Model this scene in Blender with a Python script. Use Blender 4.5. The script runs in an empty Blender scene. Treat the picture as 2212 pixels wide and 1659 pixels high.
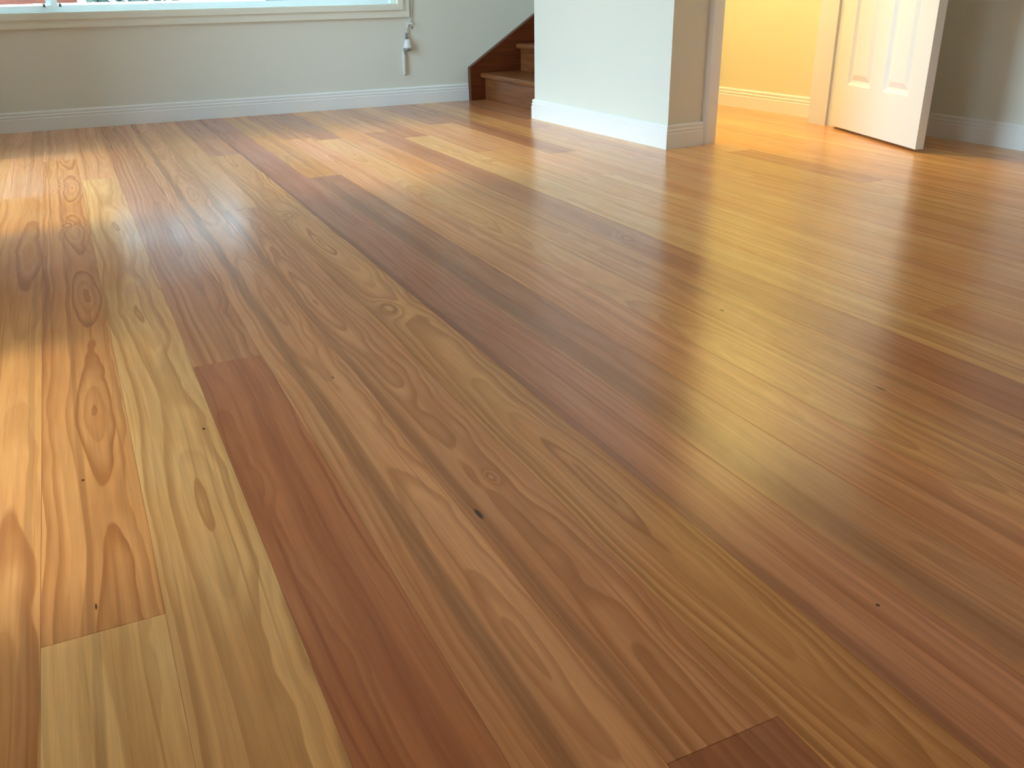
import bpy, bmesh, math, random
from mathutils import Vector, Matrix

# ------------------------------------------------------------------ camera
SC = bpy.context.scene
COL = SC.collection
F_PX, PITCH, ROLL, YAW, CAM_H = 1918.25, 0.421176, -0.0181193, -0.442064, 0.65344
def make_camera():
    fw = Vector((0, math.cos(PITCH), -math.sin(PITCH)))
    up = Vector((0, math.sin(PITCH), math.cos(PITCH)))
    rt = Vector((1, 0, 0))
    c, s = math.cos(ROLL), math.sin(ROLL)
    r2, u2 = c * rt + s * up, -s * rt + c * up
    Z = Matrix.Rotation(YAW, 3, 'Z')
    r2, u2, fw = Z @ r2, Z @ u2, Z @ fw
    cam = bpy.data.cameras.new('camera')
    o = bpy.data.objects.new('camera', cam)
    COL.objects.link(o)
    m = Matrix((r2, u2, -fw)).transposed().to_4x4()
    m.translation = Vector((0, 0, CAM_H))
    o.matrix_world = m
    cam.sensor_fit = 'HORIZONTAL'
    cam.sensor_width = 36.0
    cam.lens = F_PX * 36.0 / 2212.0
    cam.clip_start = 0.02
    SC.camera = o
make_camera()

# ------------------------------------------------------------------ light
SKY_STRENGTH = 13.8
SKY_COLOR = (0.56, 0.80, 1.0)
SUN_STRENGTH, SUN_ELEV, SUN_ANGLE = 2.9, 35.0, 12.0
HALL_POWER, HALL_COLOR = 63.0, (1.0, 0.84, 0.47)
FILL_POWER, FILL_COLOR = 4.0, (1.0, 0.90, 0.74)
EXPOSURE = 0.17

w = bpy.data.worlds.new('sky')
SC.world = w
w.use_nodes = True
nt = w.node_tree
bg = nt.nodes['Background']
bg.inputs[0].default_value = (*SKY_COLOR, 1)
bg.inputs[1].default_value = SKY_STRENGTH

sun = bpy.data.lights.new('sun', 'SUN')
sun.energy, sun.angle, sun.color = SUN_STRENGTH, math.radians(SUN_ANGLE), (1.0, 0.90, 0.76)
so = bpy.data.objects.new('sun', sun)
COL.objects.link(so)
az = math.radians(3.0)
d = Vector((math.cos(az) * math.cos(math.radians(SUN_ELEV)), math.sin(az) * math.cos(math.radians(SUN_ELEV)), -math.sin(math.radians(SUN_ELEV))))
so.rotation_euler = d.to_track_quat('-Z', 'Y').to_euler()
so.location = (-4, 3, 5)

def area(name, loc, size, direction, energy=0, color=(1, 1, 1), portal=False):
    l = bpy.data.lights.new(name, 'AREA')
    l.shape = 'RECTANGLE'
    l.size, l.size_y = size
    l.energy, l.color = energy, color
    if portal:
        l.cycles.is_portal = True
    o = bpy.data.objects.new(name, l)
    COL.objects.link(o)
    o.location = loc
    o.rotation_euler = Vector(direction).to_track_quat('-Z', 'Y').to_euler()
    return o
rl = area('floor_fill', (1.25, 0.55, 2.43), (.36, .36), (0, 0, -1), FILL_POWER, FILL_COLOR)  # added fill lamp, brightens the near floor
rl.data.shape = 'DISK'
hl = bpy.data.lights.new('hall_lamp', 'POINT')
hl.energy, hl.color, hl.shadow_soft_size = HALL_POWER, HALL_COLOR, 0.08
ho = bpy.data.objects.new('hall_lamp', hl)
COL.objects.link(ho)
ho.location = (2.52, 3.72, 2.30)

SC.view_settings.view_transform = 'Standard'
SC.view_settings.look = 'None'
SC.view_settings.gamma = 1.0
SC.view_settings.use_curve_mapping = False
SC.view_settings.exposure = EXPOSURE
SC.cycles.use_denoising = True
SC.cycles.max_bounces = 10
SC.cycles.diffuse_bounces = 6
SC.cycles.sample_clamp_indirect = 8.0

# ------------------------------------------------------------------ helpers
def lin(r, g, b):
    f = lambda v: (v / 255 / 12.92) if v / 255 <= 0.04045 else ((v / 255 + 0.055) / 1.055) ** 2.4
    return (f(r), f(g), f(b))

def obj(name, bm, mat=None, parent=None, loc=None, smooth=False):
    me = bpy.data.meshes.new(name)
    bmesh.ops.recalc_face_normals(bm, faces=bm.faces)
    if smooth:
        for f in bm.faces:
            f.smooth = True
    bm.to_mesh(me)
    bm.free()
    o = bpy.data.objects.new(name, me)
    COL.objects.link(o)
    if mat:
        me.materials.append(mat)
    if parent:
        o.parent = parent
    if loc is not None:
        o.location = loc
    return o

def struct(name, bm, mat, parent=None):
    o = obj(name, bm, mat, parent)
    if not parent:
        o['kind'] = 'structure'
    return o

def thing(name, label, cat, loc=(0, 0, 0), group=None):
    o = bpy.data.objects.new(name, None)
    COL.objects.link(o)
    o.empty_display_size = 0.05
    o.location = loc
    o['label'], o['category'] = label, cat
    if group:
        o['group'] = group
    return o

def box(bm, x0, x1, y0, y1, z0, z1, bev=0.0):
    r = bmesh.ops.create_cube(bm, size=1.0, matrix=Matrix.Translation(((x0 + x1) / 2, (y0 + y1) / 2, (z0 + z1) / 2)) @ Matrix.Diagonal((x1 - x0, y1 - y0, z1 - z0, 1)))
    if bev:
        es = {e for v in r['verts'] for e in v.link_edges}
        bmesh.ops.bevel(bm, geom=list(es), offset=bev, segments=2, affect='EDGES', profile=0.5)

def prism(bm, pts, z0, z1):
    lo = [bm.verts.new((x, y, z0)) for x, y in pts]
    hi = [bm.verts.new((x, y, z1)) for x, y in pts]
    n = len(pts)
    bm.faces.new(lo[::-1])
    bm.faces.new(hi)
    for i in range(n):
        bm.faces.new((lo[i], lo[(i + 1) % n], hi[(i + 1) % n], hi[i]))

def sweep(bm, path, prof, side=1, z=0.0):
    """profile (depth, height) swept along a plan polyline with mitred corners; depth goes to the left of the path for side=1"""
    P = [Vector(p) for p in path]
    rings = []
    for i, p in enumerate(P):
        ns = []
        if i > 0:
            t = (P[i] - P[i - 1]).normalized()
            ns.append(Vector((-t.y, t.x)) * side)
        if i < len(P) - 1:
            t = (P[i + 1] - P[i]).normalized()
            ns.append(Vector((-t.y, t.x)) * side)
        n = ns[0] if len(ns) == 1 else (ns[0] + ns[1]) / (1 + ns[0].dot(ns[1]))
        rings.append([bm.verts.new((p.x + n.x * a, p.y + n.y * a, z + h)) for a, h in prof])
    m = len(prof)
    for a, b in zip(rings, rings[1:]):
        for j in range(m):
            bm.faces.new((a[j], a[(j + 1) % m], b[(j + 1) % m], b[j]))
    bm.faces.new(rings[0][::-1])
    bm.faces.new(rings[-1])

def tube(bm, pts, r, seg=8):
    P = [Vector(p) for p in pts]
    rings = []
    for i, p in enumerate(P):
        t = (P[min(i + 1, len(P) - 1)] - P[max(i - 1, 0)]).normalized()
        a = t.cross(Vector((0.31, 0.87, 0.4))).normalized()
        b = t.cross(a)
        rings.append([bm.verts.new(p + r * (math.cos(k * 2 * math.pi / seg) * a + math.sin(k * 2 * math.pi / seg) * b)) for k in range(seg)])
    for u, v in zip(rings, rings[1:]):
        for k in range(seg):
            bm.faces.new((u[k], u[(k + 1) % seg], v[(k + 1) % seg], v[k]))
    bm.faces.new(rings[0][::-1])
    bm.faces.new(rings[-1])

def lathe(bm, prof, seg=20, c=(0, 0, 0)):
    rings = []
    for r, z in prof:
        rings.append([bm.verts.new((c[0] + r * math.cos(k * 2 * math.pi / seg), c[1] + r * math.sin(k * 2 * math.pi / seg), c[2] + z)) for k in range(seg)])
    for u, v in zip(rings, rings[1:]):
        for k in range(seg):
            bm.faces.new((u[k], u[(k + 1) % seg], v[(k + 1) % seg], v[k]))
    bm.faces.new(rings[0][::-1])
    bm.faces.new(rings[-1])

# ------------------------------------------------------------------ materials
class N:
    """small node-graph writer"""
    def __init__(s, name):
        s.m = bpy.data.materials.new(name)
        s.m.use_nodes = True
        s.t = s.m.node_tree
        s.b = s.t.nodes['Principled BSDF']
    def n(s, ty, **kw):
        x = s.t.nodes.new(ty)
        for k, v in kw.items():
            setattr(x, k, v)
        return x
    def link(s, a, b):
        s.t.links.new(a, b)
    def put(s, sock, v):
        if hasattr(v, 'is_output'):
            s.link(v, sock)
        else:
            sock.default_value = v
    def math(s, op, a, b=None, c=None, clamp=False):
        x = s.n('ShaderNodeMath', operation=op, use_clamp=clamp)
        s.put(x.inputs[0], a)
        if b is not None:
            s.put(x.inputs[1], b)
        if c is not None:
            s.put(x.inputs[2], c)
        return x.outputs[0]
    def xyz(s, a, b, c):
        x = s.n('ShaderNodeCombineXYZ')
        for i, v in enumerate((a, b, c)):
            s.put(x.inputs[i], v)
        return x.outputs[0]
    def noise(s, vec, scale=1.0, detail=2.0, rough=0.5):
        x = s.n('ShaderNodeTexNoise')
        s.link(vec, x.inputs['Vector'])
        x.inputs['Scale'].default_value = scale
        x.inputs['Detail'].default_value = detail
        x.inputs['Roughness'].default_value = rough
        return x.outputs['Fac']
    def mix(s, fac, a, b, blend='MIX'):
        x = s.n('ShaderNodeMix', data_type='RGBA', blend_type=blend)
        s.put(x.inputs[0], fac)
        s.put(x.inputs[6], a)
        s.put(x.inputs[7], b)
        return x.outputs[2]
    def remap(s, v, a, b, c, d, smooth=True):
        x = s.n('ShaderNodeMapRange', interpolation_type='SMOOTHSTEP' if smooth else 'LINEAR')
        for i, q in enumerate((v, a, b, c, d)):
            s.put(x.inputs[i], q)
        return x.outputs[0]

def paint(name, rgb, rough=0.6, bump=0.02, scale=260):
    g = N(name)
    tc = g.n('ShaderNodeTexCoord').outputs['Object']
    v = g.noise(tc, 3.0, 2)
    c = (*lin(*rgb), 1)
    g.link(g.mix(g.math('MULTIPLY', v, 0.10), c, (c[0] * .86, c[1] * .86, c[2] * .84, 1)), g.b.inputs['Base Color'])
    g.b.inputs['Roughness'].default_value = rough
    bp = g.n('ShaderNodeBump')
    bp.inputs['Strength'].default_value = bump
    bp.inputs['Distance'].default_value = 0.002
    g.link(g.noise(tc, scale, 3), bp.inputs['Height'])
    g.link(bp.outputs[0], g.b.inputs['Normal'])
    return g.m

def floor_wood():
    g = N('plank_wood')
    tc = g.n('ShaderNodeTexCoord').outputs['Object']
    sp = g.n('ShaderNodeSeparateXYZ')
    g.link(tc, sp.inputs[0])
    x, y = sp.outputs[0], sp.outputs[1]
    oi = g.n('ShaderNodeObjectInfo')
    def attr(nm):
        a = g.n('ShaderNodeAttribute', attribute_type='OBJECT', attribute_name=nm)
        s_ = g.n('ShaderNodeSeparateXYZ')
        g.link(a.outputs['Vector'], s_.inputs[0])
        return s_.outputs
    yk, per, xc = attr('grain_eye')          # centre of an oval, spacing of ovals, side shift of the heart
    amp, freq, ctr = attr('grain_ring')      # depth swing, rings per metre, contrast
    sx, sw, ss = attr('grain_streak')        # dark streak: place across, half width, strength
    seed = attr('grain_seed')[0]
    # slow wander of the grain along the board
    wv = g.xyz(g.math('MULTIPLY', x, 2.5), g.math('MULTIPLY', y, 1.7), seed)
    wob = g.math('SUBTRACT', g.noise(wv, 1.0, 1), 0.5)
    wv2 = g.xyz(g.math('MULTIPLY', x, 9.0), g.math('MULTIPLY', y, 4.2), g.math('ADD', seed, 7.3))
    wob2 = g.math('SUBTRACT', g.noise(wv2, 1.0, 2), 0.5)
    dx = g.math('ADD', g.math('SUBTRACT', x, xc), g.math('ADD', g.math('MULTIPLY', wob, 0.045), g.math('MULTIPLY', wob2, 0.026)))
    ph = g.math('DIVIDE', g.math('SUBTRACT', y, yk), per)
    dd = g.math('MULTIPLY', g.math('ABSOLUTE', g.math('SINE', g.math('MULTIPLY', ph, math.pi))), amp)
    dd = g.math('ADD', dd, g.math('MULTIPLY', wob2, 0.03))
    r = g.math('SQRT', g.math('ADD', g.math('MULTIPLY', dx, dx), g.math('MULTIPLY', dd, dd)))
    # knots push the rings aside
    kmask = []
    for nm in ('grain_knot', 'grain_knot_b'):
        kx, ky, ks = attr(nm)
        kx_ = g.math('DIVIDE', g.math('ADD', g.math('SUBTRACT', x, kx), g.math('MULTIPLY', wob2, 0.02)), ks)
        ky_ = g.math('DIVIDE', g.math('SUBTRACT', y, ky), g.math('MULTIPLY', ks, 2.3))
        kd = g.math('SQRT', g.math('ADD', g.math('MULTIPLY', kx_, kx_), g.math('MULTIPLY', ky_, ky_)))
        r = g.math('ADD', r, g.math('MULTIPLY', g.math('EXPONENT', g.math('MULTIPLY', g.math('MULTIPLY', kd, kd), -0.35)), 0.034))
        kmask.append(kd)
    # ring spacing varies with the radius
    rv = g.noise(g.xyz(g.math('MULTIPLY', r, 45.0), seed, 3.1), 1.0, 1)
    k = g.math('MULTIPLY', g.math('ADD', r, g.math('MULTIPLY', rv, 0.014)), freq)
    fr = g.math('FRACT', k)
    ringd = g.math('MULTIPLY', g.remap(fr, 0.15, 0.86, 0.0, 1.0), g.remap(fr, 0.90, 1.0, 1.0, 0.0))
    rid = g.noise(g.xyz(g.math('FLOOR', k), seed, 0.5), 3.7, 0)
    ringd = g.math('MULTIPLY', ringd, g.remap(rid, 0.32, 0.66, 0.15, 1.1))
    # broad tone bands along the board
    band = g.noise(g.xyz(g.math('MULTIPLY', g.math('ADD', x, g.math('MULTIPLY', wob, 0.05)), 34.0), g.math('MULTIPLY', y, 0.55), g.math('ADD', seed, 31.0)), 1.0, 2)
    band = g.remap(band, 0.30, 0.70, -1.0, 1.0, False)
    # fine fibre
    fib = g.noise(g.xyz(g.math('MULTIPLY', x, 620.0), g.math('MULTIPLY', y, 14.0), seed), 1.0, 2)
    fib = g.math('SUBTRACT', fib, 0.5)
    fib2 = g.noise(g.xyz(g.math('MULTIPLY', x, 170.0), g.math('MULTIPLY', y, 5.0), seed), 1.0, 2)
    fib2 = g.math('SUBTRACT', fib2, 0.5)
    mott = g.noise(g.xyz(g.math('MULTIPLY', x, 12.0), g.math('MULTIPLY', y, 5.0), g.math('ADD', seed, 50.0)), 1.0, 3)
    base = oi.outputs['Color']
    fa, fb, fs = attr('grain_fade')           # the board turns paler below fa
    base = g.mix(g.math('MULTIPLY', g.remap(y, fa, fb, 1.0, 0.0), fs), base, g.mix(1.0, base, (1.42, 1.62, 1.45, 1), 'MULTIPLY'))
    dark = g.mix(1.0, base, (0.62, 0.49, 0.39, 1), 'MULTIPLY')
    pale = g.mix(1.0, base, (1.16, 1.20, 1.24, 1), 'MULTIPLY')
    red = g.mix(1.0, base, (0.98, 0.87, 0.77, 1), 'MULTIPLY')
    c = g.mix(g.remap(mott, 0.35, 0.7, 0.0, 0.75), base, red)
    c = g.mix(g.math('MULTIPLY', g.math('MAXIMUM', band, 0.0), 0.55), c, pale)
    c = g.mix(g.math('MULTIPLY', g.math('MAXIMUM', g.math('MULTIPLY', band, -1.0), 0.0), 0.38), c, dark)
    c = g.mix(g.math('MULTIPLY', ringd, ctr, None, True), c, dark)
    # long thin dark lines
    ln = g.noise(g.xyz(g.math('ADD', g.math('MULTIPLY', x, 130.0), g.math('MULTIPLY', wob, 6.0)), g.math('MULTIPLY', y, 1.1), g.math('ADD', seed, 13.0)), 1.0, 1)
    c = g.mix(g.math('MULTIPLY', g.remap(ln, .60, .74, 0.0, 1.0), 0.62), c, dark)
    for kd in kmask:
        c = g.mix(g.math('MULTIPLY', g.math('MULTIPLY', g.remap(kd, 0.45, 0.75, 0.0, 1.0), g.remap(kd, 0.75, 1.15, 1.0, 0.0)), 0.75), c, g.mix(1.0, base, (0.50, 0.38, 0.30, 1), 'MULTIPLY'))
        c = g.mix(g.math('MULTIPLY', g.remap(kd, 0.1, 0.55, 1.0, 0.0), 0.6), c, pale)
    st = g.math('DIVIDE', g.math('ABSOLUTE', g.math('ADD', g.math('SUBTRACT', x, sx), g.math('MULTIPLY', wob2, 0.016))), sw)
    st = g.math('MULTIPLY', g.remap(st, 0.55, 1.15, 1.0, 0.0), g.math('MULTIPLY', ss, g.remap(fib2, -0.25, 0.2, 0.45, 1.0)))
    c = g.mix(st, c, g.mix(1.0, base, (0.48, 0.41, 0.37, 1), 'MULTIPLY'))
    vfac = g.math('ADD', 1.0, g.math('ADD', g.math('MULTIPLY', fib, 0.20), g.math('MULTIPLY', fib2, 0.38)))
    c = g.mix(1.0, c, g.xyz(vfac, vfac, vfac), 'MULTIPLY')
    # pin knots and gum veins
    for nm, asp in (('grain_pin', 1.5), ('grain_gum', 5.0)):
        kx, ky, ks = attr(nm)
        px = g.math('DIVIDE', g.math('ADD', g.math('SUBTRACT', x, kx), g.math('MULTIPLY', fib2, 0.004)), ks)
        py = g.math('DIVIDE', g.math('SUBTRACT', y, ky), g.math('MULTIPLY', ks, asp))
        pd = g.math('SQRT', g.math('ADD', g.math('MULTIPLY', px, px), g.math('MULTIPLY', py, py)))
        c = g.mix(g.math('MULTIPLY', g.remap(pd, 0.5, 1.2, 1.0, 0.0), 0.9), c, (*lin(44, 22, 12), 1))
    g.link(c, g.b.inputs['Base Color'])
    ro = g.math('ADD', 0.19, g.math('ADD', g.math('MULTIPLY', mott, 0.05), g.math('MULTIPLY', fib, 0.03)))
    g.link(ro, g.b.inputs['Roughness'])
    g.b.inputs['IOR'].default_value = 1.5
    bp = g.n('ShaderNodeBump')
    bp.inputs['Strength'].default_value = 0.06
    bp.inputs['Distance'].default_value = 0.0006
    g.link(fib2, bp.inputs['Height'])
    g.link(bp.outputs[0], g.b.inputs['Normal'])
    return g.m

def simple_wood(name, rgb, axis=0, rough=0.3):
    g = N(name)
    tc = g.n('ShaderNodeTexCoord').outputs['Object']
    sp = g.n('ShaderNodeSeparateXYZ')
    g.link(tc, sp.inputs[0])
    sc = [70.0, 70.0, 70.0]
    sc[axis] = 4.0
    v = g.xyz(*[g.math('MULTIPLY', sp.outputs[i], sc[i]) for i in range(3)])
    f = g.noise(v, 1.0, 3)
    c = lin(*rgb)
    g.link(g.mix(g.remap(f, 0.3, 0.7, 0, 1), (*c, 1), (c[0] * .62, c[1] * .56, c[2] * .5, 1)), g.b.inputs['Base Color'])
    g.b.inputs['Roughness'].default_value = rough
    return g.m

def glass_mat():
    m = bpy.data.materials.new('window_glass')
    m.use_nodes = True
    t = m.node_tree
    t.nodes.remove(t.nodes['Principled BSDF'])
    out = t.nodes['Material Output']
    tr, gl, mx, fr = (t.nodes.new(k) for k in ('ShaderNodeBsdfTransparent', 'ShaderNodeBsdfGlossy', 'ShaderNodeMixShader', 'ShaderNodeFresnel'))
    tr.inputs[0].default_value = (0.94, 0.97, 0.96, 1)
    gl.inputs['Roughness'].default_value = 0.02
    fr.inputs[0].default_value = 1.35
    t.links.new(fr.outputs[0], mx.inputs[0])
    t.links.new(tr.outputs[0], mx.inputs[1])
    t.links.new(gl.outputs[0], mx.inputs[2])
    t.links.new(mx.outputs[0], out.inputs[0])
    return m

def fabric_mat():
    g = N('blind_fabric')
    g.b.inputs['Base Color'].default_value = (*lin(214, 210, 196), 1)
    g.b.inputs['Roughness'].default_value = 0.9
    tr = g.n('ShaderNodeBsdfTranslucent')
    tr.inputs[0].default_value = (*lin(200, 196, 180), 1)
    mx = g.n('ShaderNodeMixShader')
    mx.inputs[0].default_value = 0.12
    g.link(g.b.outputs[0], mx.inputs[1]); g.link(tr.outputs[0], mx.inputs[2])
    g.link(mx.outputs[0], g.t.nodes['Material Output'].inputs[0])
    return g.m

WOOD = floor_wood()
WALL = paint('wall_paint', (229, 228, 217), 0.65, 0.04)
WHITE = paint('gloss_white_paint', (241, 242, 241), 0.28, 0.01)
CEIL = paint('ceiling_paint', (240, 240, 236), 0.8, 0.02)
HALLP = paint('hall_wall_paint', (228, 224, 196), 0.6, 0.03)
ALU = paint('window_frame_paint', (232, 236, 236), 0.35, 0.01)
STAIR_DARK = simple_wood('stair_stringer_wood', (108, 50, 20), 0, 0.32)
STAIR = simple_wood('stair_wood', (142, 86, 48), 1, 0.3)
GLASS = glass_mat()
CORD = paint('cord_white', (214, 212, 206), 0.6, 0.05, 900)
PLASTIC = paint('white_plastic', (232, 232, 236), 0.3, 0.0)
METAL = N('cleat_metal')
METAL.b.inputs['Base Color'].default_value = (*lin(150, 150, 152), 1)
METAL.b.inputs['Metallic'].default_value = 0.9
METAL.b.inputs['Roughness'].default_value = 0.35
METAL = METAL.m

# ------------------------------------------------------------------ measured plan (metres; x across the planks, y along them)
CEIL_Z = 2.5
XL, XR, YF = -0.72, 3.512, -6.0
BACK = lambda x: 5.412          # face of the window wall
C_ = Vector((2.294, 3.243)); L_ = Vector((2.257, 4.420))   # free wall: near corner, far end
E = Vector((0.9937, 0.1117))                             # direction of the door wall
def dw(s, back=0.0):                                     # a point on the door wall, s metres from the corner
    p = C_ + E * s + Vector((-E.y, E.x)) * back
    return (p.x, p.y)
DT = 0.16                                                # door wall thickness
S0, S1 = 0.262, 1.092                                    # rough opening along the door wall

# ------------------------------------------------------------------ structure: walls and ceiling
bm = bmesh.new(); prism(bm, [(XL - .15, YF - .15), (4.8, YF - .15), (4.8, 5.8), (XL - .15, 5.8)], CEIL_Z, CEIL_Z + .1)
struct('ceiling', bm, CEIL)

# window wall with its opening
WX0, WX1, WZ0, WZ1 = -0.56, 1.838, 0.56, 2.05
bm = bmesh.new()
def wall_seg(bm, x0, x1, z0, z1, t=0.14):
    prism(bm, [(x0, BACK(x0)), (x1, BACK(x1)), (x1, BACK(x1) + t), (x0, BACK(x0) + t)], z0, z1)
wall_seg(bm, XL - .15, WX0, 0, CEIL_Z); wall_seg(bm, WX1, 4.7, 0, CEIL_Z)
wall_seg(bm, WX0, WX1, 0, WZ0); wall_seg(bm, WX0, WX1, WZ1, CEIL_Z)
struct('wall_back', bm, WALL)

# left wall with a glazed door and a low window (both outside the picture)
G1 = (2.95, 4.52, 0.04, 2.02); G2 = (0.92, 1.92, 0.14, 0.56)
bm = bmesh.new()
x0, x1 = XL - .12, XL
for y0, y1, z0, z1 in ((YF - .15, G2[0], 0, CEIL_Z), (G2[0], G2[1], 0, G2[2]), (G2[0], G2[1], G2[3], CEIL_Z), (G2[1], G1[0], 0, CEIL_Z),
                       (G1[0], G1[1], 0, G1[2]), (G1[0], G1[1], G1[3], CEIL_Z), (G1[1], 5.56, 0, CEIL_Z)):
    box(bm, x0, x1, y0, y1, z0, z1)
struct('wall_left', bm, WALL)

bm = bmesh.new(); box(bm, XL - .15, 3.7, YF - .14, YF, 0, CEIL_Z); struct('wall_front', bm, WALL)
bm = bmesh.new(); prism(bm, [(XR, YF), (XR, 3.40), (XR + .14, 3.40), (XR + .14, YF)], 0, CEIL_Z); struct('wall_right', bm, WALL)

# free wall beside the stair, carrying the door opening
bm = bmesh.new()
prism(bm, [tuple(C_), dw(S0), dw(S0, DT), (2.40, 3.46), (2.40, 4.385), (2.40, 4.425), tuple(L_)], 0, CEIL_Z)
prism(bm, [dw(S0), dw(S1), dw(S1, DT), dw(S0, DT)], 2.07, CEIL_Z)
prism(bm, [dw(S1), dw(1.216), dw(1.216, DT), dw(S1, DT)], 0, CEIL_Z)
struct('wall_center', bm, WALL)

# room behind the door
bm = bmesh.new()
prism(bm, [(3.500, 3.46), (3.442, 4.385), (3.60, 4.385), (3.66, 3.46)], 0, CEIL_Z)
prism(bm, [(2.40, 4.385), (4.7, 4.385), (4.7, 4.425), (2.40, 4.425)], 0, CEIL_Z)
struct('wall_hall', bm, HALLP)
bm = bmesh.new()
for a, b, c, e in ((4.425, 4.50, 0, CEIL_Z), (5.34, 5.41, 0, CEIL_Z), (4.50, 5.34, 0, 1.5), (4.50, 5.34, 2.42, CEIL_Z)):
    box(bm, 4.56, 4.70, a, b, c, e)
struct('wall_stair', bm, WALL)

# ------------------------------------------------------------------ baseboards
PROF = [(0, 0), (.0135, 0), (.0135, .0630), (.0108, .0655), (.0108, .0705), (.0128, .0730), (.0122, .0785), (.0088, .0815), (.0088, .0865),
        (.0104, .0890), (.0096, .0945), (.0060, .0995), (0, .1000)]
def base(name, path, side):
    bm = bmesh.new(); sweep(bm, path, PROF, side, 0.0); return struct(name, bm, WHITE)
base('baseboard_back', [(XL, BACK(XL)), (2.292, BACK(2.292))], -1)
base('baseboard_center', [(2.40, 4.425), tuple(L_), tuple(C_), dw(0.197)], -1)
base('baseboard_right', [(XR, YF), (XR, 3.36)], 1)
base('baseboard_hall', [(3.497, 3.50), (3.442, 4.385)], 1)
base('baseboard_left', [(XL, YF), (XL, G1[0] - .02)], -1)
base('baseboard_front', [(XL, YF), (XR, YF)], 1)

# ------------------------------------------------------------------ door lining and architraves
def along(bm, s0, s1, b0, b1, z0, z1):
    prism(bm, [dw(s0, b0), dw(s1, b0), dw(s1, b1), dw(s0, b1)], z0, z1)
AP = [(0.0, 0.0), (0.0, 0.009), (0.004, 0.013), (0.012, 0.013), (0.015, 0.017), (0.046, 0.017), (0.050, 0.013), (0.058, 0.013), (0.062, 0.009), (0.062, 0.0)]
def architrave(bm, s_out, s_in, z1):
    sg = 1 if s_in > s_out else -1
    lo, hi = [], []
    for a, h in AP:
        p = dw(s_out + sg * a * abs(s_in - s_out) / .062, -h)
        lo.append(bm.verts.new((*p, 0))); hi.append(bm.verts.new((*p, z1)))
    n = len(AP)
    bm.faces.new(lo); bm.faces.new(hi[::-1])
    for i in range(n):
        bm.faces.new((lo[i], lo[(i + 1) % n], hi[(i + 1) % n], hi[i]))
bm = bmesh.new(); architrave(bm, 0.197, 0.259, 2.12); struct('trim_1', bm, WHITE)
bm = bmesh.new(); architrave(bm, 1.157, 1.095, 2.12); struct('trim_2', bm, WHITE)
bm = bmesh.new(); along(bm, S0, S0 + .018, -.004, DT + .004, 0, 2.07); along(bm, S0 + .018, S0 + .030, .045, .085, 0, 2.05); struct('trim_3', bm, WHITE)
bm = bmesh.new(); along(bm, S1 - .018, S1, -.004, DT + .004, 0, 2.07); along(bm, S1 - .030, S1 - .018, .045, .085, 0, 2.05); struct('trim_4', bm, WHITE)
bm = bmesh.new(); along(bm, S0 + .018, S1 - .018, -.004, DT + .004, 2.045, 2.07); along(bm, .259, 1.095, -.017, 0, 2.058, 2.12); struct('trim_5', bm, WHITE)

# ------------------------------------------------------------------ the open panel door (its own frame: u along the leaf, v through it, w up)
H_ = Vector((3.3179, 3.3441)); T_ = Vector((3.1060, 2.6452))
U = (T_ - H_).normalized(); V = Vector((-U.y, U.x))       # V points to the stair side... checked below
if V.x < 0: V = -V                                        # leaf body lies on the right-wall side of the seen face
DW, DH, DTH, GAP = 0.732, 2.03, 0.036, 0.012
def leaf_mat():
    m = Matrix.Identity(4)
    m.col[0][:3] = (U.x, U.y, 0); m.col[1][:3] = (V.x, V.y, 0); m.col[2][:3] = (0, 0, 1)
    m.translation = Vector((H_.x, H_.y, GAP))
    return m
PANELS = [(.112, .312, .197, .86), (.420, .620, .197, .86), (.112, .312, 1.00, 1.55), (.420, .620, 1.00, 1.55), (.112, .312, 1.66, 1.90), (.420, .620, 1.66, 1.90)]
def door_face(bm, v_face, sgn):
    """flat face with moulded panel recesses; sgn = direction into the leaf"""
    us = sorted({0, DW} | {q for p in PANELS for q in p[:2]}); ws = sorted({0, DH} | {q for p in PANELS for q in p[2:]})
    vt = {}
    def vv(u, w_, d=0):
        k = (round(u, 5), round(w_, 5), round(d, 5))
        if k not in vt: vt[k] = bm.verts.new((u, v_face + sgn * d, w_))
        return vt[k]
    for i in range(len(us) - 1):
        for j in range(len(ws) - 1):
            a, b, c, e = us[i], us[i + 1], ws[j], ws[j + 1]
            hole = [p for p in PANELS if abs(p[0] - a) < 1e-6 and abs(p[1] - b) < 1e-6 and p[2] <= c + 1e-6 and p[3] >= e - 1e-6]
            if not hole:
                bm.faces.new((vv(a, c), vv(b, c), vv(b, e), vv(a, e)))
    for p in PANELS:
        steps = [(0, 0), (.003, .002), (.012, .0085), (.020, .0105), (.024, .0105), (.046, .0035), (.050, .0030)]
        prev = None
        for ins, dep in steps:
            q = [vv(p[0] + ins, p[2] + ins, dep), vv(p[1] - ins, p[2] + ins, dep), vv(p[1] - ins, p[3] - ins, dep), vv(p[0] + ins, p[3] - ins, dep)]
            if prev:
                for i in range(4):
                    bm.faces.new((prev[i], prev[(i + 1) % 4], q[(i + 1) % 4], q[i]))
            prev = q
        bm.faces.new(prev)
bm = bmesh.new()
door_face(bm, 0.0, 1); door_face(bm, DTH, -1)
def edge_quads(bm):
    for a, b in (((0, 0), (DW, 0)), ((DW, 0), (DW, DH)), ((DW, DH), (0, DH)), ((0, DH), (0, 0))):
        bm.faces.new([bm.verts.new((a[0], 0, a[1])), bm.verts.new((b[0], 0, b[1])), bm.verts.new((b[0], DTH, b[1])), bm.verts.new((a[0], DTH, a[1]))])
edge_quads(bm)
door = struct('door_1', bm, WHITE)
door.matrix_world = leaf_mat()
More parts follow.
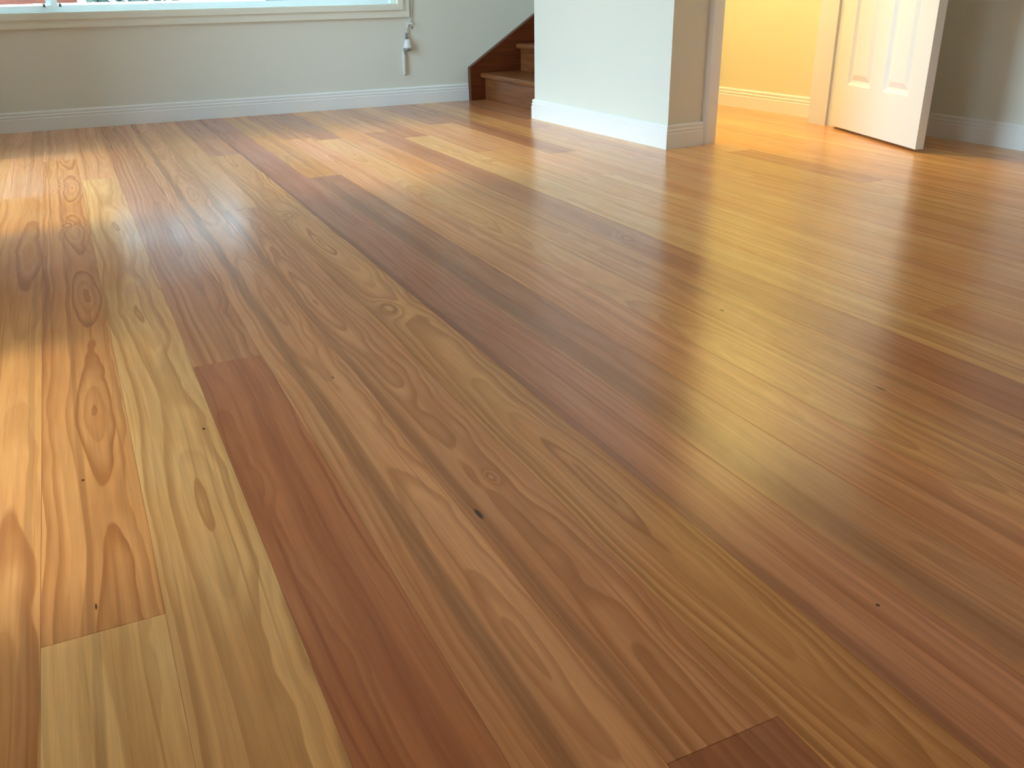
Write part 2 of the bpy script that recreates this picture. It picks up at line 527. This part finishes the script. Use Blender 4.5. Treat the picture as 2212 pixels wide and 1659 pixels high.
for sg, v0 in ((-1, 0.0), (1, DTH)):
    bm = bmesh.new()
    lathe(bm, [(0.024, 0), (0.024, .006), (0.010, .010), (0.009, .040)], 20)
    bmesh.ops.rotate(bm, verts=bm.verts, matrix=Matrix.Rotation(math.pi / 2 if sg < 0 else -math.pi / 2, 3, 'X'))
    bmesh.ops.translate(bm, verts=bm.verts, vec=(DW - .06, v0, 0.98))
    tube(bm, [(DW - .06, v0 + sg * .040, 0.98), (DW - .09, v0 + sg * .046, 0.98), (DW - .17, v0 + sg * .044, 0.98)], .008, 10)
    obj('door_handle', bm, METAL, door)
for z in (0.20, 1.0, 1.80):
    bm = bmesh.new(); lathe(bm, [(.006, 0), (.006, .09)], 10, (-.006, DTH + .004, z)); obj('hinge', bm, METAL, door)

# ------------------------------------------------------------------ window in the back wall
FZ = WZ0
def yb(x, o): return BACK(x) - o
bm = bmesh.new()      # moulded architrave ring: plain outer board, stepped inner bead
def ring(bm, x0, x1, z0, z1, wd, o, t=.002):
    for a, b, c, e in ((x0, x1, z0, z0 + wd), (x0, x1, z1 - wd, z1), (x0, x0 + wd, z0 + wd, z1 - wd), (x1 - wd, x1, z0 + wd, z1 - wd)):
        prism(bm, [(a, yb(a, o)), (b, yb(b, o)), (b, yb(b, -t)), (a, yb(a, -t))], c, e)
ring(bm, WX0 - .086, 1.924, 0.497, WZ1 + .07, 0.040, .020)
ring(bm, WX0 - .046, 1.884, 0.537, WZ1 + .03, 0.030, .032)
ring(bm, WX0 - .018, 1.856, 0.565, WZ1 + .01, 0.006, .024)
win = struct('window_1', bm, paint('cream_trim_paint', (236, 235, 222), 0.4, 0.01))
bm = bmesh.new()
def fr(bm, x0, x1, z0, z1, wd, ya, yb_):
    for a, b, c, e in ((x0, x1, z0, z0 + wd), (x0, x1, z1 - wd, z1), (x0, x0 + wd, z0 + wd, z1 - wd), (x1 - wd, x1, z0 + wd, z1 - wd)):
        box(bm, a, b, ya, yb_, c, e)
fr(bm, WX0, WX1, WZ0, WZ1, .012, 5.425, 5.525)
obj('window_frame', bm, ALU, win)
for x0, x1, yy in ((WX0 + .012, 0.052, 5.455), (-0.002, WX1 - .012, 5.485)):
    bm = bmesh.new(); fr(bm, x0, x1, WZ0 + .012, WZ1 - .012, .030, yy, yy + .022); s_ = obj('sash', bm, ALU, win)
    bm = bmesh.new(); box(bm, x0 + .028, x1 - .028, yy + .009, yy + .014, WZ0 + .040, WZ1 - .040); obj('pane', bm, GLASS, s_)

for x in (-.012, .062):
    bm = bmesh.new(); box(bm, x - .006, x + .006, 5.440, 5.452, .594, .612, .002); obj('sash_roller', bm, METAL, win)

# left wall glazing
bm = bmesh.new()
def frx(bm, y0, y1, z0, z1, wd, x0, x1):
    for a, b, c, e in ((y0, y1, z0, z0 + wd), (y0, y1, z1 - wd, z1), (y0, y0 + wd, z0 + wd, z1 - wd), (y1 - wd, y1, z0 + wd, z1 - wd)):
        box(bm, x0, x1, a, b, c, e)
frx(bm, G1[0], G1[1], G1[2], G1[3], .04, XL - .09, XL - .03)
box(bm, XL - .085, XL - .035, G1[0] + .04, G1[1] - .04, 0.68, 1.00)
w2 = struct('window_2', bm, ALU)
for z0, z1 in ((.08, .68), (1.00, 1.98)):
    bm = bmesh.new(); box(bm, XL - .062, XL - .057, G1[0] + .04, G1[1] - .04, z0, z1); obj('pane', bm, GLASS, w2)
bm = bmesh.new(); frx(bm, *G2, .03, XL - .09, XL - .03); w3 = struct('window_3', bm, ALU)
bm = bmesh.new(); box(bm, XL - .062, XL - .057, G2[0] + .03, G2[1] - .03, G2[2] + .03, G2[3] - .03); obj('pane', bm, GLASS, w3)
bm = bmesh.new(); frx(bm, 4.50, 5.34, 1.5, 2.42, .03, 4.60, 4.66); w4 = struct('window_4', bm, ALU)
bm = bmesh.new(); box(bm, 4.628, 4.633, 4.53, 5.31, 1.53, 2.39); obj('pane', bm, GLASS, w4)
area('portal_stair_window', (4.72, 4.92, 1.96), (.84, .92), (-1, 0, 0), 1, portal=True)
area('portal_garden_door', (XL - .13, (G1[0] + G1[1]) / 2, (G1[2] + G1[3]) / 2), (G1[1] - G1[0], G1[3] - G1[2]), (1, 0, 0), 1, portal=True)
area('portal_low_window', (XL - .13, (G2[0] + G2[1]) / 2, (G2[2] + G2[3]) / 2), (G2[1] - G2[0], G2[3] - G2[2]), (1, 0, 0), 1, portal=True)
area('portal_window', ((WX0 + WX1) / 2, 5.57, (WZ0 + WZ1) / 2), (WX1 - WX0, WZ1 - WZ0), (0, -1, 0), 1, portal=True)

# ------------------------------------------------------------------ floor: slab with every board a piece of its own
bm = bmesh.new(); prism(bm, [(XL - .12, YF - .1), (4.7, YF - .1), (4.7, 5.55), (XL - .12, 5.55)], -.10, -.0185)
floor = struct('floor', bm, STAIR_DARK)
U0, PW = -0.1405, 0.13
TONES = dict(Y=(240, 184, 114), G=(232, 172, 106), T=(226, 162, 101), P=(230, 164, 109), O=(222, 154, 88), R=(197, 121, 74), B=(198, 132, 86), D=(176, 112, 72), M=(212, 146, 94), K=(196, 134, 97), V=(190, 125, 94))
mesh_cache = {}
def plank_mesh(Lh):
    key = round(Lh, 3)
    if key in mesh_cache: return mesh_cache[key]
    bm = bmesh.new()
    hw, hl, b = PW / 2 - .00014, Lh / 2 - .00014, .0004
    rings = [[(hw, hl, -.0185)], [(hw, hl, -.00025)], [(hw - b, hl - b, 0)]]
    vs = []
    for (q,) in rings:
        a, c, z = q
        vs.append([bm.verts.new(p) for p in ((-a, -c, z), (a, -c, z), (a, c, z), (-a, c, z))])
    for u, v in zip(vs, vs[1:]):
        for i in range(4): bm.faces.new((u[i], u[(i + 1) % 4], v[(i + 1) % 4], v[i]))
    bm.faces.new(vs[-1]); bm.faces.new(vs[0][::-1])
    me = bpy.data.meshes.new('plank')
    bmesh.ops.recalc_face_normals(bm, faces=bm.faces)
    bm.to_mesh(me); bm.free()
    me.materials.append(WOOD)
    mesh_cache[key] = me
    return me
rng = random.Random(11)
def plank(row, y0, y1, tone, eye=None, ring=None, streak=None, fade=None):
    o = bpy.data.objects.new('plank', plank_mesh(y1 - y0))
    COL.objects.link(o)
    o.parent = floor
    yc = (y0 + y1) / 2
    o.location = (U0 + (row + .5) * PW, yc, 0)
    o.rotation_euler = (0, rng.uniform(-.0004, .0004), 0)
    o['grain_seed'] = (rng.uniform(0, 90), 0.0, 0.0)
    c = lin(*TONES[tone])
    j = rng.uniform(.95, 1.05)
    o.color = (c[0] * j, c[1] * j * rng.uniform(.98, 1.02), c[2] * j * rng.uniform(.95, 1.05), 1)
    # eye = (y of an oval, spacing, x shift); given in room metres along the board
    e = eye or (rng.uniform(y0, y1), rng.uniform(1.3, 3.2), rng.uniform(-.05, .05))
    o['grain_eye'] = (e[0] - yc, e[1], e[2])
    o['grain_ring'] = ring or (rng.uniform(.03, .08), rng.uniform(50, 95), rng.uniform(.25, .45))
    o['grain_streak'] = streak or (rng.uniform(-.06, .06), rng.uniform(.004, .010), rng.choice((0, 0, .35, .5)))
    for nm, lst in (('grain_knot', KNOTS), ('grain_pin', PINS), ('grain_gum', GUMS)):
        hit = [(kx, ky - yc, ks) for rw, kx, ky, ks in lst if rw == row and y0 < ky < y1]
        o[nm] = hit[0] if hit else (9.0, 9.0, .01)
        if nm == 'grain_knot':
            o['grain_knot_b'] = hit[1] if len(hit) > 1 else (9.0, 9.0, .01)
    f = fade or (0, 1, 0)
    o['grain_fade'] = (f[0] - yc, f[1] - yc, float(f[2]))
    return o
KNOTS = [(5, -.013, 1.823, .017), (5, -.007, 2.832, .014), (0, .002, 3.044, .016), (12, .030, 3.388, .014), (12, -.003, 3.656, .012), (12, -.041, 2.795, .014),
         (11, -.008, 2.069, .015), (0, 0.0, 3.73, .014), (11, .001, 3.664, .012), (4, .008, 1.034, .006), (5, -.01, .80, .012)]
PINS = [(1, .045, 1.393, .003), (0, -.010, 1.302, .0025), (10, -.023, 1.459, .004), (6, .021, .565, .002)]
GUMS = [(4, -.048, .951, .0032), (10, -.037, 1.0, .003), (0, -.006, .973, .0015), (3, .03, 1.5, .0018)]
# row: list of (end of the board in y, tone, eye, ring, streak); boards start at YF
BOARDS = {
    -3: [(2.1, 'T'), (5.5, 'G')], -2: [(0.9, 'G'), (3.0, 'O'), (5.5, 'T')],
    -1: [(3.58, 'O', (0.85, 1.9, .03), (.05, 50, .8)), (5.5, 'P')],
    0: [(.923, 'Y', (3.0, 4.0, .02), (.08, 80, .35), (-.012, .006, .6)), (4.35, 'O', (1.55, .71, .022), (.034, 72, .95), (-.012, .005, .6)), (5.5, 'P')],
    1: [(3.81, 'Y', (1.149, .91, .008), (.034, 62, .85)), (5.5, 'P')],
    2: [(1.675, 'R', (0.2, 3.2, -.05), (.03, 80, .4), (.0, .004, .0)), (5.5, 'M', None, (.03, 70, .8), (.02, .005, .5))],
    3: [(5.5, 'P', (2.0, 1.3, .02), (.045, 80, .65), (-.018, .014, .95))],
    4: [(.484, 'D'), (3.0, 'P', (1.95, 1.9, -.01), (.04, 80, .7), (-.050, .010, .7)), (5.5, 'T')],
    5: [(4.10, 'T', (.93, 1.52, .0), (.045, 85, .9), (-.057, .004, .5)), (5.5, 'K')],
    6: [(5.5, 'V', (4.0, 3.0, -.03), (.03, 60, .3), (-.058, .009, .8), (1.05, 1.75, .85))],
    7: [(3.41, 'K', (2.5, 2.2, .03), (.05, 60, .5), (-.03, .026, .65), (1.0, 1.9, .85)), (5.5, 'O')],
    8: [(4.4, 'P', None, (.05, 70, .5)), (5.5, 'B')],
    9: [(4.3, 'G', None, None, (.045, .006, .7)), (5.5, 'K')],  # many far boards from here on darker: shade by the stair put into tone
    10: [(3.25, 'T', None, None, (.02, .010, .5)), (5.5, 'O')],
    11: [(4.4, 'B', None, (.04, 60, .3)), (5.5, 'P')],
    12: [(4.15, 'Y', None, (.03, 60, .4)), (5.5, 'B')],
    13: [(1.245, 'T'), (3.6, 'G'), (5.5, 'T')],
    14: [(2.9, 'G'), (4.5, 'P'), (5.5, 'K')], 15: [(3.4, 'T'), (5.5, 'B')], 16: [(3.9, 'G'), (5.5, 'T')],
    17: [(4.1, 'T'), (5.5, 'B')], 18: [(2.6, 'T'), (4.4, 'G'), (5.5, 'K')], 19: [(4.0, 'G'), (5.5, 'B')],
    20: [(2.3, 'G'), (3.05, 'B'), (5.5, 'G')], 21: [(2.9, 'T'), (5.5, 'O')],
}
for row in range(-4, 28):
    lst = BOARDS.get(row)
    if not lst:
        ys, lst = YF + rng.uniform(.4, 2.0), []
        while ys < 5.3:
            lst.append((ys, rng.choice('TGPOTG'))); ys += rng.uniform(1.6, 3.0)
        lst.append((5.5, rng.choice('TGP')))
    y0 = YF - .02
    if row < 3 and row >= -3 or row > 4:
        pass
    for it in lst:
        y1, tone = it[0], it[1]
        y1 = min(y1, 5.45)
        ex = list(it[2:]) + [None] * 4
        plank(row, y0, y1, tone, *ex[:4])
        y0 = y1

# ------------------------------------------------------------------ staircase behind the free wall
RIS, GO, X0 = 0.162, 0.25, 2.392
YA, YB = 4.428, BACK(2.5) - .046
st = thing('staircase', 'brown timber staircase with dark stringer rising along the window wall behind the white wall end', 'stairs', (X0, (YA + YB) / 2, 0))
def rel(bm):
    bmesh.ops.translate(bm, verts=bm.verts, vec=-Vector(st.location)); return bm
NST = 8
for i in range(NST):
    xr = X0 + i * GO
    bm = bmesh.new(); box(bm, xr, xr + .018, YA, YB, i * RIS, (i + 1) * RIS - .030); obj('riser', rel(bm), STAIR, st)
    bm = bmesh.new()
    top = (i + 1) * RIS
    pr = [(xr + GO + .018, top), (xr - .022, top), (xr - .029, top - .004), (xr - .032, top - .015), (xr - .029, top - .026), (xr - .022, top - .030), (xr + GO + .018, top - .030)]
    a = [bm.verts.new((px, YA, pz)) for px, pz in pr]; b = [bm.verts.new((px, YB, pz)) for px, pz in pr]
    bm.faces.new(a); bm.faces.new(b[::-1])
    for k in range(len(pr)): bm.faces.new((a[k], a[(k + 1) % len(pr)], b[(k + 1) % len(pr)], b[k]))
    obj('tread', rel(bm), STAIR, st)
bm = bmesh.new()
SL = 0.645
xs, xe = 2.294, 4.55
pts = [(xs, 0), (xe, 0), (xe, .197 + (xe - xs) * SL), (xs, .197)]
ya, yb2 = YB, BACK(2.5) - .001
a = [bm.verts.new((px, ya, pz)) for px, pz in pts]; b = [bm.verts.new((px, yb2, pz)) for px, pz in pts]
bm.faces.new(a); bm.faces.new(b[::-1])
for k in range(4): bm.faces.new((a[k], a[(k + 1) % 4], b[(k + 1) % 4], b[k]))
bmesh.ops.bevel(bm, geom=[e for e in bm.edges], offset=.003, segments=2, affect='EDGES')
obj('stringer', rel(bm), STAIR_DARK, st)['label'] = 'dark red-brown sloping side board against the wall'

# ------------------------------------------------------------------ blind implied by its cord; its unseen drop is set to cut window glare
bl = thing('roller_blind', 'cream roller blind lowered almost to the sill of the big back window', 'blind', (0.66, 5.36, 1.2))
def relb(bm):
    bmesh.ops.translate(bm, verts=bm.verts, vec=-Vector(bl.location)); return bm
FAB = fabric_mat()
bm = bmesh.new(); tube(bm, [(WX0 - .07, 5.345, 2.20), (1.91, 5.345, 2.20)], .022, 16); obj('roller', relb(bm), FAB, bl)
bm = bmesh.new(); box(bm, WX0 - .06, 1.90, 5.366, 5.3675, .672, 2.20); obj('fabric', relb(bm), FAB, bl)
bm = bmesh.new(); box(bm, WX0 - .06, 1.90, 5.361, 5.3725, .649, .674, .003); obj('bottom_rail', relb(bm), PLASTIC, bl)
for x in (WX0 - .08, 1.92):
    bm = bmesh.new(); box(bm, x - .004, x + .004, 5.32, 5.404, 2.17, 2.235, .001); obj('bracket', relb(bm), METAL, bl)

cy = BACK(1.9)
cd = thing('blind_cord', 'thin white blind cord with bead, acorn pull and slim weight beside the back window', 'cord', (1.898, cy, .30))
def relc(bm):
    bmesh.ops.translate(bm, verts=bm.verts, vec=-Vector(cd.location)); return bm
bm = bmesh.new(); tube(bm, [(1.945, cy - .02, 2.18), (1.942, cy - .016, 1.2), (1.936, cy - .013, .62), (1.925, cy - .013, .47), (1.908, cy - .014, .435), (1.899, cy - .014, .40), (1.898, cy - .014, .375)], .0022, 8); obj('cord', relc(bm), CORD, cd)
bm = bmesh.new(); tube(bm, [(1.957, cy - .02, 2.18), (1.955, cy - .012, 1.2), (1.951, cy - .009, .62), (1.935, cy - .009, .46), (1.905, cy - .009, .42), (1.884, cy - .009, .36), (1.878, cy - .009, .300)], .0022, 8); obj('cord', relc(bm), CORD, cd)
bm = bmesh.new(); lathe(bm, [(.003, -.008), (.007, -.005), (.008, 0), (.007, .005), (.003, .008)], 14, (1.899, cy - .014, .402)); obj('bead', relc(bm), METAL, cd, smooth=True)
bm = bmesh.new(); lathe(bm, [(.004, -.009), (.010, -.006), (.011, 0), (.009, .006), (.004, .009)], 14, (1.899, cy - .014, .384)); obj('bead', relc(bm), METAL, cd, smooth=True)
bm = bmesh.new(); lathe(bm, [(.010, .375), (.014, .371), (.018, .352), (.023, .332), (.024, .326), (.020, .324)], 22, (1.898, cy - .026, 0)); obj('acorn_pull', relc(bm), PLASTIC, cd, smooth=True)
bm = bmesh.new(); lathe(bm, [(.016, .3245), (.025, .322), (.026, .316), (.022, .311), (.010, .309)], 22, (1.898, cy - .027, 0)); obj('pull_ring', relc(bm), METAL, cd, smooth=True)
bm = bmesh.new(); lathe(bm, [(.006, .305), (.010, .300), (.011, .24), (.0095, .180), (.006, .172)], 18, (1.876, cy - .012, 0)); obj('cord_weight', relc(bm), CORD, cd, smooth=True)

cl = thing('cord_cleat', 'small white and grey cleat screwed to the wall below the window corner', 'cleat', (1.922, cy, .45))
bm = bmesh.new(); box(bm, -.012, .012, -.010, 0, -.010, .014, .002); obj('base', bm, PLASTIC, cl)
bm = bmesh.new(); box(bm, -.022, .022, -.020, -.010, .004, .014, .003); obj('horn', bm, PLASTIC, cl)
bm = bmesh.new(); lathe(bm, [(.004, -.020), (.008, -.016), (.008, -.010)], 12); bmesh.ops.rotate(bm, verts=bm.verts, matrix=Matrix.Rotation(-math.pi / 2, 3, 'X')); bmesh.ops.translate(bm, verts=bm.verts, vec=(.006, -.026, -.010)); obj('screw', bm, METAL, cl)

# ------------------------------------------------------------------ added ceiling fixture for the fill light above the near floor (out of the picture)
oy = thing('fill_fixture', 'added round white ceiling fixture for the unseen fill light over the wooden floor', 'light', (1.25, .55, CEIL_Z))
bm = bmesh.new(); lathe(bm, [(.20, 0), (.20, -.03), (.185, -.045), (.18, -.03), (.18, -.001)], 32); obj('rim', bm, METAL, oy, smooth=True)
bm = bmesh.new(); lathe(bm, [(.18, -.002), (.18, -.028), (.15, -.04), (.08, -.048), (.01, -.05)], 32); obj('diffuser', bm, PLASTIC, oy, smooth=True)

# ------------------------------------------------------------------ outside the back window
GR = paint('garden_ground', (150, 146, 128), 0.9, 0.3, 30)
bm = bmesh.new(); prism(bm, [(-9, -6), (XL - .12, -6), (XL - .12, 5.55), (9, 5.55), (9, 14), (-9, 14)], -.25, -.20); struct('ground', bm, GR)
gw = bmesh.new(); box(gw, -.1, 1.62, 8.0, 8.16, -.2, .592, .01)
o = obj('garden_wall', gw, ALU); o['label'], o['category'] = 'low bright white garden wall outside the back window', 'wall'; o['kind'] = 'thing'
gw = bmesh.new(); box(gw, 1.66, 4.2, 8.3, 8.46, -.2, .70, .01)
o = obj('planter_wall', gw, paint('render_grey', (44, 48, 52), .8, .2, 60)); o['label'], o['category'] = 'grey rendered wall outside seen at the window corner near the blind cord', 'wall'; o['kind'] = 'thing'
gw = bmesh.new(); box(gw, 1.5, 6.5, 9.9, 10.05, -.2, 2.4, .01)  # added screen, keeps sky glare out of the window slot
o = obj('sky_screen_wall', gw, paint('wall_green_grey', (70, 80, 76), .85, .2, 40)); o['label'], o['category'] = 'added tall dark green-grey screen wall outside behind the shrubs, blocking sky glare', 'wall'; o['kind'] = 'thing'
fe = thing('timber_fence', 'orange-brown timber fence outside behind the left part of the window', 'fence', (-1.2, 9.3, -.2))
FEN = simple_wood('fence_wood', (110, 44, 14), 0, 0.6)
for k in range(10):
    bm = bmesh.new(); box(bm, -1.6, 1.45, -.012, .012, .78 + k * .14, .78 + k * .14 + .128, .004); obj('board', bm, FEN, fe)
for x in (-1.5, -.2, 1.38):
    bm = bmesh.new(); box(bm, x - .045, x + .045, .014, .10, 0, 2.3, .004); obj('post', bm, FEN, fe)
LEAF = paint('leaf_green', (30, 50, 40), .5, 0.0)
lr = random.Random(5)
for x, y, lab in ((.75, 8.72, 'green shrub outside behind the white garden wall beside the timber fence'), (1.85, 8.95, 'green shrub outside behind the meeting of white and grey garden walls'), (2.95, 9.1, 'green shrub outside above the grey garden wall')):
    sh = thing('shrub', lab, 'shrub', (x, y, -.2), 'shrubs outside the back window')
    bm = bmesh.new()
    for k in range(700):
        th, ph, rr = lr.uniform(0, 6.283), math.acos(lr.uniform(-1, 1)), lr.uniform(.6, 1.0)
        p = Vector((.55 * rr * math.sin(ph) * math.cos(th), .4 * rr * math.sin(ph) * math.sin(th) * .9, 1.25 + 1.05 * rr * math.cos(ph)))
        u = Vector((lr.uniform(-1, 1), lr.uniform(-1, 1), lr.uniform(-1, 1))).normalized(); v = u.orthogonal().normalized()
        bm.faces.new([bm.verts.new(q) for q in (p - u * .07, p + v * .028, p + u * .07, p - v * .028)])
    f = obj('foliage', bm, LEAF, sh); f['kind'] = 'stuff'
    bm = bmesh.new(); tube(bm, [(0, 0, 0), (.02, .01, .6), (-.02, 0, 1.3)], .03, 8); obj('stem', bm, FEN, sh)
